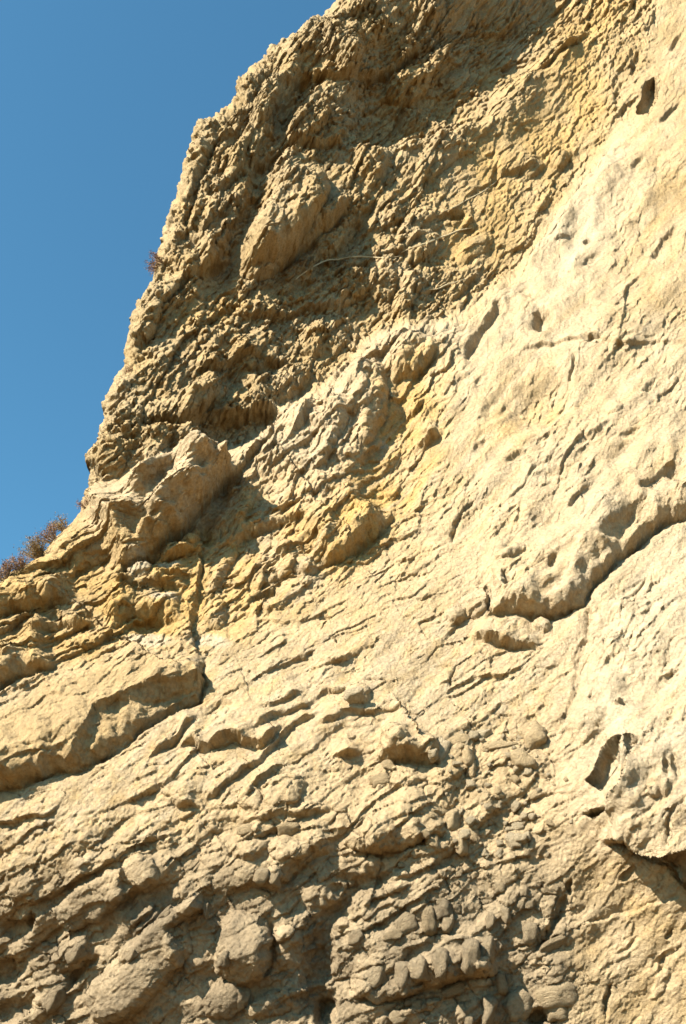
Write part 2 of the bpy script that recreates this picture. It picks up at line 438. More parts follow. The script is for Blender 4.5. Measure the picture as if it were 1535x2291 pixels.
    # ---- the pale face on the right
    ledge([(1165, 812), (1213, 786), (1259, 776), (1336, 774), (1428, 772), (1540, 768), (1700, 760)], 8, W=5, D=60, ends=0.06)
    for cx, cy, a, b, g, d in [(1218, 730, 34, 17, 32, -30), (1321, 769, 24, 7, 0, -18), (1209, 905, 80, 52, 30, -26), (1112, 918, 50, 28, 50, -16),
                               (1163, 1033, 34, 10, 22, -10), (1081, 1001, 18, 7, 40, -8),
                               (1300, 1120, 34, 10, 38, -8), (1450, 870, 18, 8, 35, -7), (1372, 915, 26, 18, 20, 10), (1500, 1070, 20, 14, 40, -16),
                               (1410, 970, 30, 8, 20, -6), (1145, 1250, 40, 20, 25, 18), (1230, 1265, 14, 9, 30, -16),
                               (1460, 1090, 40, 10, 40, -12), (1330, 980, 40, 8, 42, -8)]:
        bump(cx, cy, a, b, g, d)
    crack([(1063, 1122), (1035, 1150), (1018, 1180), (1008, 1212)], 14, 4)
    crack([(1285, 805), (1278, 830), (1275, 858)], 10, 4)
    ledge([(1131, 1145), (1180, 1080), (1241, 1015)], 6, W=4, D=30)
    ledge([(1130, 1205), (1160, 1165), (1175, 1125)], 6, W=4, D=30)
    ledge([(900, 1295), (910, 1270), (930, 1240)], 6, W=4, D=20)
    # rounded ledge
    ledge([(1085, 1382), (1131, 1378), (1191, 1382), (1250, 1376), (1300, 1352), (1318, 1316), (1382, 1254), (1450, 1204), (1540, 1150), (1640, 1080)], 46, W=14, D=120, ends=0.07)
    bump(1395, 1190, 70, 26, 38, -24)
    ledge([(1045, 1426), (1090, 1436), (1127, 1441), (1163, 1452), (1212, 1448)], 28, W=6, D=50)
    crack([(1080, 1320), (1090, 1350), (1092, 1378)], 22, 4)
    crack([(1130, 1305), (1140, 1330), (1128, 1345)], 14, 4)
    bump(1062, 1352, 34, 28, 30, 26)
    bump(1015, 1378, 24, 18, 0, 20)
    bump(1215, 1396, 22, 16, 0, 20)
    # pale convex slab
    ledge([(1240, 1640), (1285, 1560), (1305, 1455), (1316, 1320)], 22, W=40, D=160, side=-1)
    plate([(1402, 1668), (1352, 1674), (1338, 1706), (1318, 1750), (1340, 1764), (1388, 1732)], -46, 6)
    plate([(1408, 1668), (1440, 1668), (1424, 1704), (1406, 1700)], -24, 5)
    ledge([(1350, 1840), (1382, 1776), (1408, 1722), (1441, 1668)], 18, W=8, D=60, side=-1)
    bump(1330, 1816, 26, 7, 6, -34)
    crack([(1360, 1420), (1350, 1445), (1343, 1470)], 6, 3)
    ledge([(1375, 1588), (1395, 1590), (1410, 1580)], 12, W=4, D=14)
    crack([(1395, 1572), (1402, 1590)], 8, 3)
    ledge([(1345, 1886), (1400, 1887), (1430, 1905), (1470, 1917), (1510, 1947), (1545, 1985), (1620, 2040), (1750, 2100)], 66, W=10, D=170, ends=0.1, rough=0.12)
    plate([(1425, 1903), (1490, 1895), (1600, 1880), (1640, 2040), (1560, 1992), (1515, 1944), (1470, 1914)], -80, 6)
    crack([(1487, 1885), (1500, 1845), (1520, 1810), (1540, 1785)], 14, 4)
    bump(1466, 1780, 18, 13, 0, 16); bump(1497, 1772, 10, 22, 0, 14); bump(1510, 1720, 8, 30, 10, -10); bump(1487, 1720, 6, 18, 10, -12)

    # ---- the left overhanging slab and the layers below it
    ledge([(-420, 1900), (-200, 1822), (0, 1764), (46, 1746), (123, 1730), (173, 1716), (228, 1694), (274, 1664), (312, 1632), (388, 1592), (450, 1568),
           (462, 1530), (456, 1478)], 60, W=26, D=120, ends=0.05, rough=0.12)
    plate([(215, 1600), (300, 1570), (445, 1535), (458, 1568), (390, 1592), (312, 1634), (230, 1696), (150, 1722), (180, 1670)], -32, 12)
    ledge([(335, 1694), (370, 1672), (400, 1645), (450, 1600)], 18, W=5, D=40)
    ledge([(400, 1668), (430, 1664), (456, 1686), (479, 1678), (515, 1666), (547, 1673), (579, 1680), (606, 1664), (645, 1625)], 30, W=7, D=60)
    ledge([(450, 1806), (520, 1745), (584, 1709), (620, 1668), (660, 1622), (720, 1590)], 16, W=6, D=40)
    ledge([(543, 1798), (593, 1750), (648, 1709)], 12, W=5, D=30)
    ledge([(560, 1580), (600, 1590), (650, 1560), (684, 1548)], 14, W=6, D=40)
    ledge([(560, 1650), (610, 1610), (700, 1570), (800, 1540)], 10, W=6, D=50)
    ledge([(700, 1620), (780, 1600), (860, 1590), (930, 1600)], 12, W=7, D=50)
    ledge([(740, 1700), (790, 1690), (820, 1680)], 20, W=6, D=30)
    ledge([(830, 1694), (880, 1708), (930, 1707), (968, 1704), (990, 1650)], 50, W=22, D=80)
    ledge([(380, 1795), (410, 1804), (452, 1806)], 26, W=8, D=40)
    bump(635, 1776, 52, 36, 25, 34); bump(560, 1790, 24, 26, 40, 20); bump(795, 1558, 30, 22, 10, 20)
    ledge([(560, 1840), (640, 1830), (700, 1822), (760, 1810)], 16, W=10, D=40)
    ledge([(765, 1890), (810, 1906), (870, 1912), (930, 1896), (1005, 1866)], 46, W=14, D=80)
    ledge([(600, 1990), (650, 1965), (690, 1930), (760, 1905)], 24, W=12, D=60)
    ledge([(640, 1960), (680, 1925), (690, 1880)], 18, W=8, D=50)
    ledge([(540, 1880), (600, 1870), (660, 1855)], 16, W=6, D=40)
    ledge([(55, 2034), (150, 1988), (201, 1956), (274, 1919), (330, 1890), (400, 1860)], 13, W=5, D=50)
    crack([(900, 1935), (800, 1990), (745, 2050), (715, 2120), (705, 2200), (725, 2300)], 46, 28)
    bump(728, 2265, 26, 46, 0, -60)
    ledge([(870, 1985), (940, 1955), (1000, 1925), (1040, 1910)], 14, W=6, D=50)
    ledge([(800, 2040), (860, 2010), (930, 1985)], 18, W=8, D=40)
    ledge([(860, 2110), (955, 2100), (1030, 2098), (1130, 2100)], 16, W=6, D=30, side=-1)
    ledge([(790, 2240), (860, 2240), (927, 2222), (1010, 2200), (1118, 2176)], 40, W=14, D=70)
    ledge([(830, 2285), (880, 2262), (950, 2235), (1010, 2215)], 12, W=5, D=20, side=-1)
    bump(1205, 2278, 36, 18, 0, -50)
    crack([(1270, 2000), (1250, 2040), (1225, 2090), (1200, 2130)], 30, 9)
    # boulders of the foot
    plate([(112, 2030), (170, 1985), (240, 1950), (290, 1945), (285, 2010), (230, 2060), (170, 2090), (140, 2070)], 26, 8)
    bump(318, 1950, 40, 42, 30, 28)
    ledge([(250, 2040), (300, 2000), (350, 1970), (380, 1950)], 20, W=8, D=30)
    plate([(438, 2001), (451, 2033), (395, 2075), (415, 2120), (410, 2161), (347, 2229), (274, 2285), (215, 2280), (203, 2229), (246, 2161), (296, 2106), (347, 2061), (392, 2020)], 44, 10)
    bump(405, 2110, 26, 46, -10, 22); bump(300, 2210, 80, 50, 50, 20)
    bump(430, 2020, 30, 24, 30, 22)
    bump(322, 2045, 34, 9, 40, 16); bump(335, 2062, 34, 7, 40, 14)
    bump(547, 2120, 70, 84, 0, 60); ledge([(585, 2200), (612, 2150), (618, 2100), (590, 2050)], 30, W=14, D=40, side=1)
    bump(605, 1966, 30, 24, 10, 22); bump(560, 1900, 44, 22, 15, 20); bump(640, 1900, 34, 26, 10, 18)
    bump(165, 2130, 50, 36, 40, 26); bump(120, 2215, 44, 30, 30, 24); bump(90, 2260, 50, 22, 50, 20)
    bump(505, 2235, 50, 40, 20, 34); bump(600, 2250, 60, 30, 20, 28); bump(650, 2120, 30, 60, 0, 20); bump(660, 2210, 30, 40, 0, 20)
    bump(40, 2080, 36, 26, 0, -34); bump(70, 2060, 14, 24, 0, -30); bump(20, 2170, 46, 30, 30, -30); bump(30, 2260, 50, 26, 20, -26)
    bump(180, 2180, 60, 10, 45, -20)
    for cx, cy, a, b, g, d in [(1480, 2200, 40, 14, 60, 10), (1362, 2240, 8, 36, -8, -18), (1400, 1950, 26, 7, 45, -12), (1495, 2140, 40, 8, 40, -10),
                               (1500, 2090, 12, 6, 70, -12), (1400, 2110, 34, 6, 45, -8), (1485, 2160, 8, 20, -15, -10), (1278, 1985, 9, 18, 0, -20)]:
        bump(cx, cy, a, b, g, d)
    ledge([(1290, 2060), (1340, 2056), (1400, 2040), (1460, 2025), (1530, 2010)], 8, W=5, D=30, side=-1)

# ------------------------------------------------------------------ rock texture, by kind of rock
def lumps(X, Y, size, deg, stretch, seed):
    u, w = rot(X, Y, deg)
    f1, f2, cid = worley(u / (size * stretch), w / size, seed)
    return np.clip(1 - (f1 / 0.56) ** 2, 0, 1) ** 0.6 * (0.2 + 1.1 * cid), f2 - f1
def facets(X, Y, size, deg, stretch, seed, bias=0.75, rnd=0.8):
    """broken rock: tilted flat pieces that overlap like shingles and break off on their lower right side"""
    u, w = rot(X, Y, deg)
    x = (u / (size * stretch)).astype(np.float32); y = (w / size).astype(np.float32)
    p, ga, gb, jx_, jy_ = tab(seed)
    xi = np.floor(x).astype(np.int32); yi = np.floor(y).astype(np.int32)
    f1 = np.full(x.shape, 9.0, np.float32); f2 = f1.copy()
    h1 = np.zeros(x.shape, np.float32); h2 = h1.copy(); c1 = h1.copy()
    for i in (-1, 0, 1):
        for j in (-1, 0, 1):
            k = p[(p[(xi + i) & 511] + yi + j) & 511]
            dx = x - (xi + i + 0.1 + 0.8 * jx_[k]); dy = y - (yi + j + 0.1 + 0.8 * jy_[k])
            d = np.abs(dx + 0.35 * gb[k] * dy) * 0.55 + np.abs(dy) * 0.45 + 0.45 * np.sqrt(dx * dx + dy * dy)
            hh = rnd * (jx_[(k * 5 + 1) & 511] - 0.5) + (0.55 * ga[k]) * dx + (bias + 0.5 * gb[k]) * dy
            a = d < f1; b = (~a) & (d < f2)
            h2 = np.where(a, h1, np.where(b, hh, h2)); f2 = np.where(a, f1, np.where(b, d, f2))
            h1 = np.where(a, hh, h1); c1 = np.where(a, jy_[(k * 3 + 2) & 511], c1); f1 = np.where(a, d, f1)
    t = 0.5 * sstep(0.06, 0.0, f2 - f1)
    return h1 * (1 - t) + h2 * t, c1, f2 - f1
def ridged(X, Y, size, deg, stretch, seed, octv=3):
    u, w = rot(X, Y, deg)
    s = 0; a = 1; f = 1
    for o in range(octv):
        s = s + a * (1 - 2.2 * np.abs(perlin(u / (size * stretch) * f, w / size * f, seed + o)))
        a *= 0.5; f *= 2.1
    return s
def strata(X, Y, period, deg, seed, bend=0.6):
    """small layers: each one stands out and breaks off sharply on its lower side"""
    u, w = rot(X, Y, deg)
    q = w / period + bend * fbm(u / (period * 5), w / (period * 3), seed, 3)
    fr = q - np.floor(q)
    k = np.floor(q).astype(int)
    rnd = tab(seed)[3][(k * 37) & 511]
    gate = sstep(-0.15, 0.35, perlin(u / (period * 3.5) + k * 3.3, w / (period * 9), seed + 5))
    return fr ** 1.6 * sstep(1.0, 0.9, fr) * (0.3 + rnd) * gate

def texture():
    global CELL
    VX = PX + 7 * fbm(PX / 95, PY / 95, 61, 2) + 1.0 * perlin(PX / 8, PY / 8, 68)
    VY = PY + 7 * fbm(PX / 95, PY / 95 + 17, 64, 2) + 1.0 * perlin(PX / 8, PY / 8 + 11, 69)
    big = fbm(PX / 150, PY / 150, 31, 3)
    mid = fbm(PX / 42, PY / 42, 35, 3)
    fine = fbm(PX / 10, PY / 10, 41, 2, 0.6)
    m_rest = np.clip(1 - m_upper - m_right - m_midleft - m_slope - m_cob - m_br, 0, 1)
    l1, _ = lumps(VX, VY, 24, 52, 1.6, 101)
    l2, _ = lumps(VX, VY, 13, 47, 1.45, 102)
    l3, _ = lumps(VX, VY, 8, 40, 1.3, 103)
    cl = sstep(-0.3, 0.35, fbm(PX / 85, PY / 85, 51, 3))
    cl2 = sstep(-0.3, 0.35, fbm(PX / 60 + 9, PY / 60, 54, 3))
    gr = sstep(-0.1, 0.5, fbm(PX / 110, PY / 110, 58, 3))
    fu, fw = rot(PX, PY, 44)
    fold = fbm(fu / 420, fw / 95, 91, 3)
    A, ca, _ = facets(VX, VY, 66, 53, 1.9, 801)
    Bf, cb, _ = facets(VX, VY, 30, 50, 1.8, 802)
    Cf, cc_, _ = facets(VX, VY, 14, 46, 1.6, 803, 0.6)
    D, cd_, gd = facets(VX, VY, 74, 27, 3.4, 804)
    E, ce, ge = facets(VX, VY, 36, 24, 2.7, 805)
    F, cf, gf = facets(VX, VY, 16, 30, 1.7, 806, 0.6)
    G, _, _ = facets(VX, VY, 8, 42, 1.5, 807, 0.5)
    grit = perlin(PX / 4.6, PY / 4.6, 809)
    up = np.clip(m_upper + m_right + m_butt, 0, 1)
    CELL = up * (0.5 * cb + 0.5 * cc_) + (1 - up) * (0.5 * ce + 0.5 * cf)
    tx = 4 * big
    gate = 0.12 + 0.88 * sstep(-0.08, 0.42, fbm(PX / 170 + 5, PY / 170, 93, 3))
    gate2 = 0.2 + 0.8 * sstep(-0.12, 0.4, fbm(PX / 140 + 5, PY / 110, 96, 3))
    smoothU = np.clip(m_yell * 0.8 + 0.45 * m_gul, 0, 1)
    # nodular, shattered rock of the upper wall
    nod = 12 * A + 9 * Bf + 6.5 * Cf + 6 * l1 * cl + 10 * l2 * (0.1 + 0.9 * cl2) + 8 * l3 * (0.35 + 0.65 * cl) + 12 * fbm(PX / 95, PY / 95, 56, 2)
    tx = tx + m_upper * (1.12 * nod * (1 - smoothU) + smoothU * (4 * A + 3 * Bf + 2.6 * Cf + 2.5 * l3 * cl))
    # pale folded rock on the right
    pu, pw = rot(VX, VY, 48)
    pf, _, pc = worley(pu / 52, pw / 20, 131)
    pits = sstep(0.30, 0.12, pf) * (pc > 0.72) * gr
    tx = tx + m_right * (15 * fold + gate * (6.5 * A + 3.6 * Bf + 3.0 * Cf) + 0.8 * Cf - 3 * pits + 1.0 * l3 * gr * cl)
    # broken ochre rock at the left
    tx = tx + m_midleft * (13 * D + 11 * E + 6 * F + 4 * l2 * cl2 + 2.5 * l3 * cl + 2 * mid)
    # buttress
    tx = tx + m_butt * (1 - m_upper) * (9 * A + 7 * Bf + 4.5 * Cf + 3 * l2 * cl2 * cl + 2.0 * l3 * cl)
    # slope of thin overlapping layers
    tx = tx + m_slope * (9 * fold + gate2 * (10 * D + 5.5 * E + 3.0 * F) + 0.7 * F + 1.0 * l3 * cl)
    # cobbly foot
    cu, cw = rot(VX, VY, 38)
    c1, c2, cc = worley(cu / 96, cw / 54, 171)
    cob = np.clip(1 - (c1 / 0.8) ** 2.6, 0, 1) ** 0.55 * (0.1 + 1.0 * cc)
    k1, k2, kc = worley(cu / 44, cw / 36, 173)
    cobB = np.clip(1 - (k1 / 0.75) ** 2.6, 0, 1) ** 0.5 * (0.2 + 0.9 * kc)
    big2 = fbm(PX / 120 + 3, PY / 120, 60, 3)
    rnd_ = sstep(-0.3, 0.3, big2)
    tx = tx + m_cob * (15 * cob * (0.3 + 0.7 * rnd_) + 11 * cobB * (1 - 0.6 * rnd_) * (0.3 + 0.7 * cl2) - 7 * sstep(0.10, 0.0, k2 - k1) * (1 - rnd_) * cl2 + 9 * D + 5 * E + 4 * F * (0.4 + 0.6 * cl) + 2 * l2 * cl2 * cl + 1.2 * l3 * cl + 12 * fbm(PX / 100, PY / 100, 66, 2))
    tx = tx + m_br * (9 * fold + 4 * A * gr + 2.6 * Bf * gr + 2.0 * Cf)
    tx = tx + m_rest * (8 * D + 6 * E + 3.5 * F + 2 * l2 * cl2)
    # hairline joints
    sm = np.maximum(m_bould, 0.8 * m_hol)
    tx = tx * (1 - np.where(PY < 1780, 0.3, 0.62) * sm)
    low = (1 - sm) * np.clip(m_slope + m_cob + 0.6 * m_rest + 0.5 * m_right * gr + 0.5 * m_br, 0, 1)
    jn = sstep(0.035, 0.0, gd) * sstep(0.1, 0.5, fbm(PX / 90, PY / 90, 195, 2)) + 0.8 * sstep(0.05, 0.0, ge) * sstep(0.15, 0.55, fbm(PX / 60, PY / 60, 197, 2))
    tx = tx - 6.5 * jn * low
    rough_w = np.clip(0.9 * m_upper * (1 - 0.5 * smoothU) + 0.4 * m_right + 0.9 * m_midleft + 0.5 * m_slope + 0.6 * m_cob + 0.4 * m_br + 0.6 * m_rest, 0.3, 1)
    return (tx + 1.5 * fine * rough_w + (2.3 * G + 0.55 * grit) * (0.35 + 0.65 * rough_w)).astype(np.float32), rough_w

def perlin3(X, Y, Z, seed):
    p = tab(seed)[0]
    g = np.random.RandomState(seed).randn(512, 3).astype(np.float32); g /= np.linalg.norm(g, axis=1, keepdims=True)
    xi, yi, zi = np.floor(X), np.floor(Y), np.floor(Z)
    fx, fy, fz = (X - xi).astype(np.float32), (Y - yi).astype(np.float32), (Z - zi).astype(np.float32)
    xi, yi, zi = xi.astype(np.int32), yi.astype(np.int32), zi.astype(np.int32)
    fd = lambda t: t * t * t * (t * (t * 6 - 15) + 10)
    u, v_, w = fd(fx), fd(fy), fd(fz)
    out = 0
    for i in (0, 1):
        a1 = p[(xi + i) & 511]; wx = u if i else 1 - u
        for j in (0, 1):
            a2 = p[(a1 + yi + j) & 511]; wy = v_ if j else 1 - v_
            for k in (0, 1):
                q = p[(a2 + zi + k) & 511]; wz = w if k else 1 - w
                out = out + wx * wy * wz * (g[q, 0] * (fx - i) + g[q, 1] * (fy - j) + g[q, 2] * (fz - k))
    return out * 1.6

def sculpt():
    global h, P, PN, WX, WY, rough_w
    base_surface()
    # warped photo coordinates: edges of every feature wander a little
    WX = PX + 10 * perlin(PX / 85, PY / 85, 5) + 3.5 * perlin(PX / 37, PY / 37, 7) + 1.8 * perlin(PX / 19, PY / 19, 9) + 1.1 * perlin(PX / 9, PY / 9, 13)
    WY = PY + 10 * perlin(PX / 85 + 40, PY / 85, 6) + 3.5 * perlin(PX / 37, PY / 37, 8) + 1.8 * perlin(PX / 19, PY / 19 + 31, 10) + 1.1 * perlin(PX / 9, PY / 9 + 31, 14)
    masks()
    h = np.zeros(PX.shape, np.float32)
    features()
    t, rough_w = texture()
    h = h * EDGE; t = t * (0.45 + 0.55 * EDGE)
    to = (CAM - B); to /= np.linalg.norm(to, axis=2, keepdims=True)
    n1 = 0.75 * BN + 0.25 * to; n1 /= np.linalg.norm(n1, axis=2, keepdims=True)
    n2 = 0.5 * BN + 0.5 * to; n2 /= np.linalg.norm(n2, axis=2, keepdims=True)
    P = B + n1 * (h * MPP)[..., None] + n2 * (t * MPP)[..., None]
    PN = grid_normals(P)

# first a coarse pass, to learn where the rock is steep; then the rows close up there, so that no face is stretched
v_, ext_ = columns(ST * 2.2)
yr = rows(ST * 2.2)
PY = yr[:, None] + np.zeros(len(v_) + len(ext_)); PX, XSK = layout(PY, v_, ext_)
sculpt()
d_ = np.diff(P, axis=0); vw = DIR[1:] / np.linalg.norm(DIR[1:], axis=2, keepdims=True)
al = (d_ * vw).sum(2); pr = np.sqrt(np.maximum((d_ ** 2).sum(2) - al ** 2, 0))
front = (PN[1:] * vw).sum(2) < 0.0
den = np.sqrt(pr ** 2 + 0.1 * al ** 2) / MPP[1:]
nom = np.diff(PY, axis=0)
den = np.clip(den / nom, 0.55, 4.0)
for _ in range(3):
    k = 18
    cs = np.cumsum(np.pad(den, ((0, 0), (k + 1, k)), mode='edge'), axis=1)
    den = (cs[:, 2 * k + 1:] - cs[:, :-2 * k - 1])[:, :den.shape[1]] / (2 * k + 1)
    den = np.concatenate([den[:1], (den[:-2] + 2 * den[1:-1] + den[2:]) / 4, den[-1:]], 0)
cum = np.concatenate([np.zeros((1, den.shape[1])), np.cumsum(den * nom, axis=0)], 0)
yf = rows(ST)
NRF = int(len(yf) * 1.13)
fr_ = np.interp(np.linspace(0, 1, NRF), np.linspace(0, 1, len(yf)), yf)        # plain rows
v2, ext2 = columns(ST)
fullv = np.concatenate([v2, 1 + ext2 / 900]); coarsev = np.concatenate([v_, 1 + ext_ / 900])
NEWY = np.zeros((NRF, cum.shape[1]))
for c in range(cum.shape[1]):
    # arc position that the plain rows would have, blended so that the frame keeps most of the rows
    a_in = np.interp([-24, 2316], yr, cum[:, c])
    tgt = np.where(fr_ < -24, np.interp(fr_, yr, cum[:, c]), np.where(fr_ > 2316, np.interp(fr_, yr, cum[:, c]),
          a_in[0] + (a_in[1] - a_in[0]) * (fr_ + 24) / 2340))
    NEWY[:, c] = np.interp(tgt, cum[:, c], yr)
PY = np.stack([np.interp(fullv, coarsev, row) for row in NEWY])
PX, XSK = layout(PY, v2, ext2)
NR, NCOL = PX.shape
print('grid', NR, NCOL)
sculpt()
# relief in the round, so that undersides and step faces are as rough as the rest
n3 = perlin3(P[..., 0] / 0.16, P[..., 1] / 0.16, P[..., 2] / 0.16, 501)
n4 = perlin3(P[..., 0] / 0.065, P[..., 1] / 0.065, P[..., 2] / 0.065, 502)
steep = sstep(0.8, 0.35, (PN * BN).sum(2))
wob = 0.022 * steep
P = P + np.stack([perlin3(P[..., 0] / 0.11, P[..., 1] / 0.11, P[..., 2] / 0.11, 504) * wob, 0 * wob, perlin3(P[..., 0] / 0.11, P[..., 1] / 0.11, P[..., 2] / 0.11, 505) * wob], 2)
n5 = perlin3(P[..., 0] / 0.03, P[..., 1] / 0.03, P[..., 2] / 0.03, 503)
P = P + PN * ((n3 * 0.017 + n4 * 0.017 + n5 * 0.010) * (0.3 * rough_w + 0.75 * steep))[..., None]
PN = grid_normals(P)
fine = fbm(PX / 11, PY / 11, 41, 2, 0.6)

# ------------------------------------------------------------------ rock colours (kinds of rock, not light)
def col(*c): return np.array(c, np.float32)
PALE = col(0.445, 0.342, 0.205); TAN = col(0.37, 0.258, 0.118); OCHRE = col(0.44, 0.287, 0.105); GREY = col(0.245, 0.19, 0.118); WHITE = col(0.47, 0.39, 0.265)
BROWN = col(0.36, 0.263, 0.132)
def mix(c, k, w): return c + (k - c) * np.clip(w, 0, 1)[..., None]
C = np.zeros(PX.shape + (3,), np.float32) + PALE
pat = fbm(PX / 95, PY / 95, 201, 4); pat2 = fbm(PX / 30, PY / 30, 205, 3)
C = mix(C, BROWN, m_upper * (0.85 + 0.3 * pat))
C = mix(C, TAN, m_midleft * (0.8 + 0.5 * pat))
m_oc = 0.12 * m_upper * np.clip(0.5 + pat, 0, 1) + np.zeros(PX.shape, np.float32)
for poly, bl, w in [([(1310, -60), (1440, -60), (1405, 260), (1230, 470), (1140, 620), (1000, 650), (960, 560), (990, 400), (1060, 300), (1190, 190)], 40, 0.7),
                    ([(400, 680), (540, 620), (560, 700), (460, 760), (390, 740)], 24, 0.6),
                    ([(850, 820), (985, 800), (1000, 1000), (930, 1160), (790, 1320), (640, 1330), (720, 1150), (800, 1030)], 26, 1.0),
                    ([(1100, 870), (1250, 840), (1270, 960), (1150, 1010), (1060, 1010)], 24, 0.6),
                    ([(190, 1280), (450, 1190), (540, 1100), (600, 1200), (640, 1340), (560, 1420), (300, 1480), (130, 1440)], 30, 0.9),
                    ([(850, 120), (1180, 80), (1200, 160), (1080, 250), (850, 320)], 30, 0.35),
                    ([(470, 1130), (600, 1050), (740, 1150), (760, 1330), (640, 1400), (500, 1380)], 34, 0.75),
                    ([(-200, 1350), (60, 1240), (250, 1200), (300, 1400), (150, 1500), (-200, 1560)], 40, 0.6),
                    ([(700, 1320), (900, 1120), (1040, 1000), (1060, 1150), (950, 1330), (800, 1400)], 50, 0.4),
                    ([(380, 1560), (480, 1500), (520, 1540), (300, 1640)], 20, 0.3)]:
    m_oc = np.maximum(m_oc, w * poly_mask(poly, bl))
C = mix(C, OCHRE, m_oc * np.clip(0.8 + 0.6 * pat + 0.35 * (CELL - 0.5), 0, 1) + 0.14 * np.clip(pat, 0, 1))
C = mix(C, TAN, poly_mask([(1440, -100), (1430, 240), (1420, 420), (1340, 640), (1400, 760), (1700, 780), (2600, 700), (2600, -500)], 40) * (0.55 + 0.5 * pat))
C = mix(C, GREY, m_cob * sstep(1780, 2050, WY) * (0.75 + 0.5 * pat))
C = mix(C, TAN, 0.7 * poly_mask([(-400, 1760), (0, 1600), (140, 1530), (280, 1490), (450, 1480), (460, 1560), (300, 1630), (220, 1700), (0, 1760), (-400, 1900)], 14))
C = mix(C, TAN, m_slope * (0.2 + 0.5 * pat2) + m_cob * sstep(2050, 1750, WY) * 0.35 + m_br * (0.35 + 0.4 * pat))
for cx, cy, a, b in [(376, 1272, 26, 10), (370, 1350, 34, 14), (312, 1278, 26, 32), (330, 1435, 60, 18), (470, 1440, 50, 16), (860, 990, 12, 8)]:
    C = mix(C, WHITE, sstep(1.3, 0.6, np.hypot((WX - cx) / a, (WY - cy) / b)) * 0.8)
C = mix(C, WHITE, poly_mask([(1330, 1320), (1600, 1150), (2000, 1100), (2000, 1850), (1380, 1860), (1290, 1640)], 50) * (0.4 + 0.4 * pat))
C = mix(C, WHITE, poly_mask([(1300, 430), (1400, 280), (1420, 420), (1330, 620), (1180, 640)], 30) * (0.45 + 0.4 * pat))
su, sv = rot(PX, PY, 46)
streak = fbm(su / 190, sv / 20, 211, 3)
C = mix(C, OCHRE, 0.30 * np.clip(streak - 0.1, 0, 1) * np.clip(m_right + m_slope + m_br, 0, 1))
C = mix(C, WHITE, 0.55 * np.clip(-streak - 0.15, 0, 1) * np.clip(m_right + m_slope + m_butt, 0, 1))
spk = perlin(PX / 5, PY / 5, 215)
C = C * (1 + 0.05 * streak + 0.07 * spk)[..., None]
C = C * col(1.0, 0.972, 0.985)
C = 0.82 * C * (1 + 0.08 * pat2 + 0.06 * fine + 0.16 * (CELL - 0.5))[..., None]

# ------------------------------------------------------------------ materials
def mat(name):
    m = bpy.data.materials.new(name); m.use_nodes = True
    b = m.node_tree.nodes['Principled BSDF']
    b.inputs['Roughness'].default_value = 0.95
    b.inputs['Specular IOR Level'].default_value = 0.15
    return m, m.node_tree, b
def rock_material(name, colour=None, k=1.0):
    m, t, b = mat(name)
    N, L = t.nodes.new, t.links.new
    tc = N('ShaderNodeTexCoord')
    n1 = N('ShaderNodeTexNoise'); n1.inputs['Scale'].default_value = 26 * k; n1.inputs['Detail'].default_value = 6; n1.inputs['Roughness'].default_value = 0.65
    n2 = N('ShaderNodeTexNoise'); n2.inputs['Scale'].default_value = 3.2 * k; n2.inputs['Detail'].default_value = 5
    L(tc.outputs['Object'], n1.inputs['Vector']); L(tc.outputs['Object'], n2.inputs['Vector'])
    if colour is None:
        src = N('ShaderNodeAttribute'); src.attribute_name = 'rock'; out = src.outputs['Color']
    else:
        src = N('ShaderNodeObjectInfo'); out = src.outputs['Color']
    r1 = N('ShaderNodeMapRange'); r1.inputs['From Min'].default_value = 0.3; r1.inputs['From Max'].default_value = 0.7
    r1.inputs['To Min'].default_value = 0.72; r1.inputs['To Max'].default_value = 1.2
    L(n1.outputs['Fac'], r1.inputs['Value'])
    r2 = N('ShaderNodeMapRange'); r2.inputs['From Min'].default_value = 0.3; r2.inputs['From Max'].default_value = 0.7
    r2.inputs['To Min'].default_value = 0.9; r2.inputs['To Max'].default_value = 1.08
    L(n2.outputs['Fac'], r2.inputs['Value'])
    mu = N('ShaderNodeMath'); mu.operation = 'MULTIPLY'
    L(r1.outputs[0], mu.inputs[0]); L(r2.outputs[0], mu.inputs[1])
    vm = N('ShaderNodeVectorMath'); vm.operation = 'SCALE'
    L(out, vm.inputs[0]); L(mu.outputs[0], vm.inputs['Scale'])
    L(vm.outputs[0], b.inputs['Base Color'])
    n3 = N('ShaderNodeTexNoise'); n3.inputs['Scale'].default_value = 42 * k; n3.inputs['Detail'].default_value = 5; n3.inputs['Roughness'].default_value = 0.7
    L(tc.outputs['Object'], n3.inputs['Vector'])
    bp = N('ShaderNodeBump'); bp.inputs['Strength'].default_value = 0.9; bp.inputs['Distance'].default_value = 0.03 / k ** 0.5
    L(n3.outputs['Fac'], bp.inputs['Height']); L(bp.outputs[0], b.inputs['Normal'])
    return m
ROCK = rock_material('weathered_sandstone')

